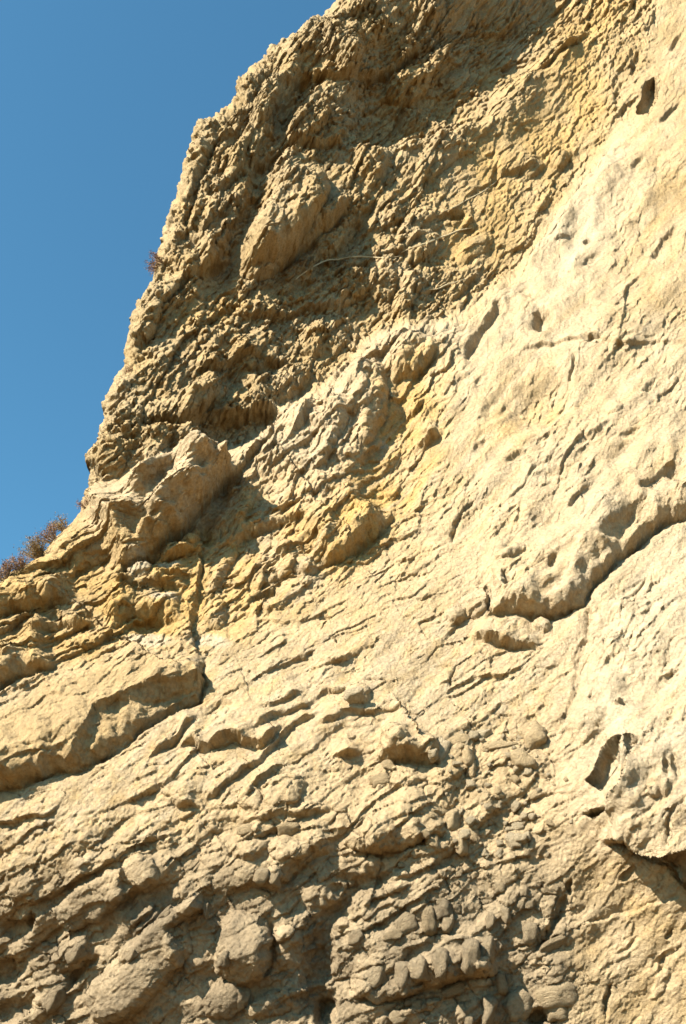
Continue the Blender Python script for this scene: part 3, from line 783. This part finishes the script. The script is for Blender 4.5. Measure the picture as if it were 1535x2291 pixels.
# ------------------------------------------------------------------ ground
def link_mesh(name, verts, faces, material, parent=None, smooth=True):
    me = bpy.data.meshes.new(name)
    me.from_pydata([tuple(v_) for v_ in verts], [], faces)
    me.materials.append(material)
    if smooth:
        me.polygons.foreach_set('use_smooth', [True] * len(me.polygons))
    ob = bpy.data.objects.new(name, me); SC.collection.objects.link(ob)
    if parent: ob.parent = parent
    return ob
SAND, t_, b_ = mat('wet_sand')
nz = t_.nodes.new('ShaderNodeTexNoise'); nz.inputs['Scale'].default_value = 4; nz.inputs['Detail'].default_value = 8
rp = t_.nodes.new('ShaderNodeValToRGB'); rp.color_ramp.elements[0].color = (0.13, 0.078, 0.030, 1); rp.color_ramp.elements[1].color = (0.19, 0.12, 0.05, 1)
t_.links.new(nz.outputs['Fac'], rp.inputs['Fac']); t_.links.new(rp.outputs['Color'], b_.inputs['Base Color'])
gnd = link_mesh('ground', [(-1500, -1500, 0), (1500, -1500, 0), (1500, 1500, 0), (-1500, 1500, 0)], [(0, 1, 2, 3)], SAND)
gnd['kind'] = 'structure'

# ------------------------------------------------------------------ the cliff mesh: front sheet, plus the flank that runs back from its corner
NB = 22
back = []
edge = P[:, 0, :]
hd = DIR[:, 0, :].copy(); hd[:, 2] *= 0.25
hd /= np.linalg.norm(hd, axis=1, keepdims=True)
for k in range(NB, 0, -1):
    dd = 0.03 * k + 0.035 * k ** 2
    off = hd * dd + RIGHT * (0.25 * dd) + np.array([0, 0, -0.05 * dd])
    nzk = 0.05 * dd * fbm(np.arange(NR) / 30.0, np.full(NR, k * 0.35), 301, 3)
    back.append(edge + off + nzk[:, None] * np.array([1.0, 0, 0.3]))
ALL = np.concatenate([np.stack(back, 1), P], 1)
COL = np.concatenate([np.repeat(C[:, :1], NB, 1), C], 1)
AX = np.concatenate([np.repeat(PX[:, :1], NB, 1) - 5, PX], 1); AY = np.concatenate([np.repeat(PY[:, :1], NB, 1), PY], 1)
NCA = ALL.shape[1]
ALLN = grid_normals(ALL); ALLN[:, NB:] = PN
idx = np.arange(NR * NCA, dtype=np.int32).reshape(NR, NCA)
quads = np.stack([idx[:-1, :-1], idx[1:, :-1], idx[1:, 1:], idx[:-1, 1:]], 2).reshape(-1, 4)
QX = (0.5 * (AX[:-1, :-1] + AX[1:, 1:])).ravel(); QY = (0.5 * (AY[:-1, :-1] + AY[1:, 1:])).ravel()
wq = 6 * perlin(QX / 40, QY / 40, 401)
vflat = ALL.reshape(-1, 3); cflat = COL.reshape(-1, 3); nflat = ALLN.reshape(-1, 3)
def sheet(name, sel, parent=None):
    q = quads[sel]
    used, inv = np.unique(q.ravel(), return_inverse=True)
    me = bpy.data.meshes.new(name)
    me.vertices.add(len(used)); me.vertices.foreach_set('co', vflat[used].astype(np.float32).ravel())
    me.loops.add(len(inv)); me.loops.foreach_set('vertex_index', inv.astype(np.int32))
    me.polygons.add(len(q)); me.polygons.foreach_set('loop_start', np.arange(0, len(inv), 4, dtype=np.int32))
    me.update(calc_edges=True)
    me.polygons.foreach_set('use_smooth', np.ones(len(q), bool))
    at = me.attributes.new('rock', 'FLOAT_COLOR', 'POINT')
    at.data.foreach_set('color', np.concatenate([cflat[used], np.ones((len(used), 1), np.float32)], 1).astype(np.float32).ravel())
    me.materials.append(ROCK)
    me.normals_split_custom_set_from_vertices(nflat[used].astype(np.float32))
    ob = bpy.data.objects.new(name, me); SC.collection.objects.link(ob)
    if parent: ob.parent = parent
    return ob
FORM = [('tilted_block', 'long tilted rock block standing out of the shaded upper wall',
         [(524, 628), (556, 556), (600, 490), (640, 425), (676, 388), (756, 398), (790, 452), (742, 505), (700, 552), (640, 592), (575, 620)]),
        ('tilted_slab', 'pale tilted slab under the overhang near the skyline',
         [(200, 1150), (278, 1090), (350, 1034), (424, 1016), (508, 1000), (530, 1050), (490, 1095), (452, 1150), (400, 1205), (330, 1255), (265, 1290), (240, 1220)]),
        ('overhanging_slab', 'thick overhanging slab with dark underside at left edge',
         [(-500, 1960), (-500, 1750), (0, 1590), (140, 1520), (274, 1492), (420, 1474), (456, 1478), (466, 1530), (452, 1570), (388, 1593), (312, 1633), (274, 1665), (228, 1695), (123, 1731), (0, 1766), (-200, 1824)]),
        ('rounded_ledge', 'rounded pale ledge with a shadow line under it',
         [(1000, 1360), (1040, 1310), (1090, 1240), (1160, 1210), (1290, 1170), (1400, 1120), (1540, 1060), (1640, 1020), (1640, 1080), (1540, 1152), (1450, 1206), (1382, 1256), (1320, 1317), (1302, 1354), (1250, 1378), (1191, 1384), (1085, 1384)]),
        ('pale_slab', 'smooth bright cream slab with a dark hollow',
         [(1322, 1320), (1386, 1258), (1454, 1208), (1544, 1154), (1644, 1084), (1900, 1000), (2600, 1000), (2600, 2100), (1750, 2100), (1620, 2040), (1545, 1985), (1510, 1948), (1470, 1918), (1430, 1906), (1400, 1888), (1350, 1888), (1300, 1800), (1250, 1640), (1290, 1560), (1310, 1455)]),
        ('upper_wall', 'rough nodular brown wall in raking light below the skyline',
         [(700, -600), (1480, -600)] + BOUND + [(430, 1010), (350, 1024), (278, 1083), (180, 1130), (-400, 1200), (-400, 0)]),
        ('boulder_band', 'grey cobbly band of boulders at the foot',
         [(-600, 2040), (55, 2034), (150, 1988), (274, 1919), (400, 1880), (700, 1830), (850, 1690), (1000, 1640), (1230, 1640), (1260, 1800), (1310, 1960), (1290, 2100), (1290, 3900), (-600, 3900)])]
free = np.ones(len(quads), bool); parts = []
for name, lab, poly in FORM:
    sel = inside(poly, QX + wq, QY + wq) & free
    free &= ~sel
    parts.append((name, lab, sel))
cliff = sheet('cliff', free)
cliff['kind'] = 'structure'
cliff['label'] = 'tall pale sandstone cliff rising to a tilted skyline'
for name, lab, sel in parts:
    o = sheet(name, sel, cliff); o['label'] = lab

# ------------------------------------------------------------------ where a photo pixel lands on the finished rock
def project(Q):
    d = Q - CAM
    z = d @ FWD
    return PW / 2 + FOC * (d @ RIGHT) / z, PH / 2 - FOC * (d @ UP) / z, z
SUBR, SUBC = 3, 3
Ps = P[::SUBR, ::SUBC]; Ns = PN[::SUBR, ::SUBC]; Bs = BN[::SUBR, ::SUBC]; Cs = C[::SUBR, ::SUBC]
jx, jy, jz = project(Ps.reshape(-1, 3))
def land(px, py):
    d2 = (jx - px) ** 2 + (jy - py) ** 2
    c = np.argsort(d2)[:4]
    k = c[np.argmin(jz[c])]
    return Ps.reshape(-1, 3)[k], Bs.reshape(-1, 3)[k], jz[k] / FOC, Cs.reshape(-1, 3)[k]

# ------------------------------------------------------------------ stones set in the rock, each its own piece of the cliff
import bmesh
RNG = random.Random(4)
STONE = rock_material('embedded_stone', True, 0.16)
def stone_mesh(seed, kind, flat=5):
    rr = np.random.RandomState(seed)
    bm = bmesh.new(); bmesh.ops.create_icosphere(bm, subdivisions=3, radius=1.0)
    co = np.array([v_.co[:] for v_ in bm.verts])
    co /= (np.abs(co) ** 3.4).sum(1, keepdims=True) ** (1 / 3.4)
    co *= 0.86
    for _ in range(flat):
        n = rr.randn(3); n /= np.linalg.norm(n); dlim = rr.uniform(0.45, 0.8)
        d = co @ n
        co -= np.outer(np.clip(d - dlim, 0, None) * 0.88, n)
    L = np.linalg.norm(co, axis=1, keepdims=True)
    ns = perlin3(co[:, 0] * 1.4 + seed, co[:, 1] * 1.4, co[:, 2] * 1.4, 700 + seed) * 0.20 + perlin3(co[:, 0] * 3.3 + seed, co[:, 1] * 3.3, co[:, 2] * 3.3, 720 + seed) * 0.15 + perlin3(co[:, 0] * 8 + seed, co[:, 1] * 8, co[:, 2] * 8, 740 + seed) * 0.06
    co = co + co / L * ns[:, None]
    for v_, c in zip(bm.verts, co): v_.co = c
    me = bpy.data.meshes.new('stone'); bm.to_mesh(me); bm.free()
    me.polygons.foreach_set('use_smooth', [True] * len(me.polygons))
    me.materials.append(STONE)
    return me
SM = {k: [stone_mesh(10 * i + 3 + j, k, 3 + 2 * (j % 3)) for j in range(5)] for i, k in enumerate('ptgw')}
from mathutils import Matrix
STONE_COL = {'p': col(0.42, 0.34, 0.21), 't': col(0.33, 0.25, 0.13), 'g': col(0.32, 0.265, 0.18), 'w': col(0.50, 0.42, 0.28)}
def stone(px, py, a, b, deg, kind='p', out=0.35, depth=None, name='stone'):
    """a, b: half length and half width in photo pixels; long axis rises deg above the horizontal"""
    pos, n, mpp, cloc = land(px, py)
    n = n + 0.1 * (CAM - pos) / np.linalg.norm(CAM - pos); n /= np.linalg.norm(n)
    t = math.cos(math.radians(deg)) * RIGHT + math.sin(math.radians(deg)) * UP
    t = t - n * (t @ n); t /= np.linalg.norm(t)
    u = np.cross(n, t)
    c_ = b if depth is None else depth
    M = np.eye(4)
    M[:3, 0] = t * a * mpp; M[:3, 1] = u * b * mpp; M[:3, 2] = n * c_ * mpp
    M[:3, 3] = pos + n * c_ * mpp * (out - 0.5)
    o = bpy.data.objects.new(name, RNG.choice(SM[kind]))
    SC.collection.objects.link(o)
    o.parent = cliff
    o.matrix_world = Matrix(M.tolist())
    cc_ = (0.8 * cloc + 0.16 * STONE_COL[kind] * col(1, 0.95, 0.9)) * RNG.uniform(1.15, 1.5)
    if kind == 'w': cc_ = (0.35 * cloc + 0.6 * STONE_COL['w'] * col(1, 0.96, 0.95)) * RNG.uniform(1.05, 1.3)
    o.color = (*[float(q) for q in cc_], 1)
    return o
BIG = [(987, 1684, 38, 25, 80, 'w'), (1122, 1664, 42, 13, 32, 'p'), (1188, 1640, 38, 34, 20, 'p'), (1172, 1700, 30, 34, 0, 'p'), (797, 1558, 27, 20, 10, 'w'),
       (868, 1716, 20, 18, 0, 'p'), (845, 1742, 30, 16, 15, 'p'), (1138, 1880, 15, 22, 20, 'w'), (1166, 1872, 18, 17, 0, 'w'), (1150, 1848, 16, 12, 20, 'w'), (1178, 1900, 10, 9, 0, 'p'),
       (909, 2064, 36, 24, 35, 'p'), (955, 2060, 20, 34, 0, 't'), (996, 2040, 24, 24, 0, 'g'), (1010, 2070, 12, 26, 0, 'g'), (880, 2085, 26, 12, 20, 't'),
       (1050, 2136, 22, 42, 0, 'g'), (985, 2150, 16, 36, 0, 'g'), (940, 2168, 26, 30, 20, 'g'), (850, 2185, 34, 26, 30, 'g'), (895, 2190, 26, 34, 0, 'g'), (1085, 2120, 14, 34, 0, 'g'),
       (1189, 2086, 24, 27, 0, 'g'), (1244, 2112, 40, 15, 48, 'p'), (1125, 1988, 18, 12, 0, 'p'), (1152, 2243, 46, 36, 10, 'g'), (1092, 2268, 16, 34, -10, 'g'), (1246, 2222, 52, 30, 12, 'p'),
       (1250, 2262, 34, 20, 10, 'p'), (1130, 2200, 16, 26, 0, 't'), (790, 2098, 20, 20, 0, 'g'), (1035, 1890, 12, 24, 10, 'p'), (1060, 1870, 12, 26, -20, 'p'), (1010, 1830, 12, 30, -10, 'p'),
       (970, 1880, 22, 30, 0, 't'), (1050, 1690, 10, 30, 0, 'p'), (1062, 1720, 10, 26, 0, 'p'), (1030, 1650, 30, 14, 10, 'p'), (1080, 1640, 26, 12, 10, 'w'), (1205, 1775, 20, 10, 20, 'p'),
       (590, 1965, 22, 20, 0, 'g'), (622, 1970, 16, 20, 0, 'g'), (735, 2240, 0, 0, 0, 'g'), (1175, 1990, 12, 14, 0, 'g'), (1190, 2020, 10, 10, 0, 'g'),
       (680, 1905, 26, 16, 20, 't'), (560, 1850, 30, 14, 20, 'p'), (640, 1860, 26, 18, 15, 'p'), (1130, 2045, 14, 18, 0, 'g'), (1100, 2060, 12, 20, 0, 'g'),
       (372, 2040, 26, 10, 40, 'g'), (165, 2130, 30, 18, 40, 'g'), (300, 2130, 18, 10, 40, 'g'), (460, 2040, 14, 20, 0, 'g'), (500, 2150, 16, 22, 0, 'g'), (118, 2230, 34, 20, 45, 'g'),
       (870, 2250, 26, 10, 15, 'p'), (1010, 2215, 30, 12, 20, 'p'), (885, 2275, 22, 20, 20, 'p'), (930, 2250, 20, 12, 10, 'p')]
for px, py, a, b, g, k in BIG:
    if a: stone(px, py, max(1.05 * a, 0.68 * b), b * 1.05, g + RNG.uniform(-14, 14), k, RNG.uniform(0.0, 0.3) if a < 0.6 * b else RNG.uniform(0.1, 0.4))
for _ in range(110):                                     # pebbles washed out of the foot
    while True:
        px, py = RNG.uniform(560, 1290), RNG.uniform(1640, 2290)
        if py > 1640 + 0.25 * abs(px - 1080) and RNG.random() < math.exp(-((px - 1080) / 210) ** 2) + 0.12: break
    a = 4.5 + 10 * RNG.random() ** 2.2
    stone(px, py, a, a * RNG.uniform(0.6, 0.95), RNG.uniform(-20, 80), 'p' if py < 1950 else RNG.choice('ggp'), RNG.uniform(0.25, 0.5))

for _ in range(70):                                      # pale rubble right of the middle
    px = RNG.gauss(1110, 70); py = RNG.uniform(1625, 1920)
    a = 5 + 11 * RNG.random() ** 2
    stone(px, py, a, a * RNG.uniform(0.6, 0.95), RNG.uniform(-20, 80), 'w', RNG.uniform(0.5, 0.8))

# ------------------------------------------------------------------ roots that hang across the wall
ROOT, t_, b_ = mat('dry_root'); b_.inputs['Base Color'].default_value = (0.46, 0.37, 0.23, 1)
def tube(bm, pts, rads, sides=6):
    ring = []
    for i, p in enumerate(pts):
        d = np.array(pts[min(i + 1, len(pts) - 1)]) - np.array(pts[max(i - 1, 0)]); d /= np.linalg.norm(d) + 1e-9
        a_ = np.cross(d, [0.3, 0.2, 0.9]); a_ /= np.linalg.norm(a_); c_ = np.cross(d, a_)
        ring.append([bm.verts.new(np.array(p) + rads[i] * (math.cos(k * 2 * math.pi / sides) * a_ + math.sin(k * 2 * math.pi / sides) * c_)) for k in range(sides)])
    for r0, r1 in zip(ring, ring[1:]):
        for k in range(sides):
            bm.faces.new((r0[k], r0[(k + 1) % sides], r1[(k + 1) % sides], r1[k]))
    bm.faces.new(ring[0][::-1]); bm.faces.new(ring[-1])
def root(poly, r):
    pts = []
    for (x0, y0), (x1, y1) in zip(poly, poly[1:]):
        n = max(2, int(math.dist((x0, y0), (x1, y1)) / 9))
        pts += [(x0 + (x1 - x0) * i / n + RNG.uniform(-2, 2), y0 + (y1 - y0) * i / n + RNG.uniform(-2, 2)) for i in range(n)]
    W3 = []; M3 = []
    for x_, y_ in pts:
        pos, n, mpp, _ = land(x_, y_); W3.append(pos + n * mpp * 1.0); M3.append(mpp)
    W3 = np.array(W3)
    for _ in range(2): W3[1:-1] = (W3[:-2] + 2 * W3[1:-1] + W3[2:]) / 4
    bm = bmesh.new(); tube(bm, W3, [r * m_ * (0.25 + 0.55 * math.sin(math.pi * (i + 1) / (len(M3) + 1))) for i, m_ in enumerate(M3)])
    me = bpy.data.meshes.new('root'); bm.to_mesh(me); bm.free(); me.materials.append(ROOT)
    o = bpy.data.objects.new('root', me); SC.collection.objects.link(o); o.parent = cliff
root([(662, 622), (700, 600), (740, 582), (800, 574), (870, 576), (905, 566)], 2.6)
root([(905, 562), (940, 548), (985, 532), (1030, 514), (1062, 508)], 2.8)
root([(985, 480), (1060, 440), (1120, 400)], 1.8)
root([(960, 655), (1010, 630), (1045, 618)], 2.2)

# ------------------------------------------------------------------ dry shrubs on the skyline
def leafmat(name, c0, c1):
    m, t, b = mat(name)
    ob_ = t.nodes.new('ShaderNodeTexNoise'); ob_.inputs['Scale'].default_value = 40
    r_ = t.nodes.new('ShaderNodeValToRGB'); r_.color_ramp.elements[0].position = 0.35; r_.color_ramp.elements[1].position = 0.65
    r_.color_ramp.elements[0].color = (*c0, 1); r_.color_ramp.elements[1].color = (*c1, 1)
    tc = t.nodes.new('ShaderNodeTexCoord'); t.links.new(tc.outputs['Object'], ob_.inputs['Vector'])
    t.links.new(ob_.outputs['Fac'], r_.inputs['Fac']); t.links.new(r_.outputs['Color'], b.inputs['Base Color'])
    return m
RUST = leafmat('rusty_dry_leaves', (0.15, 0.075, 0.04), (0.28, 0.16, 0.095))
OLIVE = leafmat('olive_dry_leaves', (0.12, 0.085, 0.03), (0.29, 0.185, 0.07))
TWIG, t_, b_ = mat('grey_twigs'); b_.inputs['Base Color'].default_value = (0.26, 0.18, 0.11, 1)
def shrub(px, py, w, hgt, lean, leaf, label, dense=1.0, sparse=0.0):
    hgt *= 0.85
    """w, hgt in photo pixels; grows out of the rock at the pixel; lean: degrees from straight up, positive to the left"""
    pos, n, mpp, _ = land(px, py)
    pos = pos + FWD * 0.03
    ax = math.sin(math.radians(-lean)) * RIGHT + math.cos(math.radians(lean)) * (0.35 * np.array([0, 0, 1.0]) + 0.65 * UP)
    ax /= np.linalg.norm(ax)
    root_ = bpy.data.objects.new('dry_shrub', None); SC.collection.objects.link(root_)
    root_.location = pos; root_['label'] = label; root_['category'] = 'shrub'; root_['group'] = 'dry shrubs on the skyline'
    root_.empty_display_size = 0.05
    sd = np.cross(ax, FWD); sd /= np.linalg.norm(sd); dp = np.cross(sd, ax)
    bs = bmesh.new(); bl = bmesh.new()
    ntw = int(26 * dense)
    for i in range(ntw):
        a_ = RNG.uniform(-1, 1); c_ = RNG.uniform(-1, 1); L = hgt * mpp * RNG.uniform(0.55, 1.05) * (1 - 0.25 * abs(a_))
        tip = ax * L + sd * a_ * w * 0.5 * mpp + dp * c_ * w * 0.4 * mpp
        p0 = sd * a_ * w * 0.10 * mpp - ax * 0.03
        midp = p0 + (tip - p0) * 0.5 + ax * 0.12 * L + np.array([RNG.uniform(-1, 1) for _ in range(3)]) * 0.06 * L
        tube(bs, [p0, midp, tip], [1.1 * mpp, 0.7 * mpp, 0.25 * mpp], 4)
        for j in range(int(34 * dense)):
            t = RNG.uniform(0.25 + 0.3 * sparse, 1.05)
            q = p0 * (1 - t) ** 2 + 2 * midp * t * (1 - t) + tip * t * t
            q = q + np.array([RNG.gauss(0, 1) for _ in range(3)]) * 3.2 * mpp
            d1 = np.array([RNG.gauss(0, 1) for _ in range(3)]) + 0.9 * (tip - p0) / (L + 1e-6); d1 /= np.linalg.norm(d1)
            d2 = np.cross(d1, [RNG.gauss(0, 1) for _ in range(3)]); d2 /= np.linalg.norm(d2) + 1e-9
            ll = RNG.uniform(2.0, 4.6) * mpp; lw = RNG.uniform(0.5, 1.1) * mpp
            bl.faces.new([bl.verts.new(q - d2 * lw * 0.4), bl.verts.new(q + d1 * ll * 0.5 - d2 * lw), bl.verts.new(q + d1 * ll), bl.verts.new(q + d1 * ll * 0.5 + d2 * lw)])
    for nm, bm_, mt in (('stems', bs, TWIG), ('foliage', bl, leaf)):
        me = bpy.data.meshes.new(nm); bm_.to_mesh(me); bm_.free(); me.materials.append(mt)
        o = bpy.data.objects.new(nm, me); SC.collection.objects.link(o); o.parent = root_
shrub(4, 1296, 80, 62, 25, RUST, 'rusty brown dry shrub at the left edge, lowest on the skyline', 1.5)
shrub(40, 1272, 60, 46, 25, RUST, 'low reddish dry shrub on the skyline beside the round olive one', 1.2)
shrub(84, 1246, 58, 62, 28, OLIVE, 'round olive brown dry bush standing on the lower skyline', 1.7)
shrub(116, 1206, 56, 54, 45, RUST, 'sparse pinkish dry shrub leaning left above the round olive bush', 1.1, 0.5)
shrub(145, 1178, 46, 40, 40, OLIVE, 'small brown dry tuft at the upper end of the row of shrubs', 1.0, 0.3)
shrub(192, 1134, 30, 26, 35, RUST, 'tiny dry twig tuft where the steep skyline meets the shrubby slope', 0.6, 0.5)
shrub(364, 588, 48, 44, 80, RUST, 'wispy pinkish dry tuft sticking out of the steep upper skyline', 1.0, 0.4)
shrub(292, 830, 24, 22, 70, RUST, 'tiny dry tuft halfway down the steep skyline', 0.5, 0.4)
print('done')
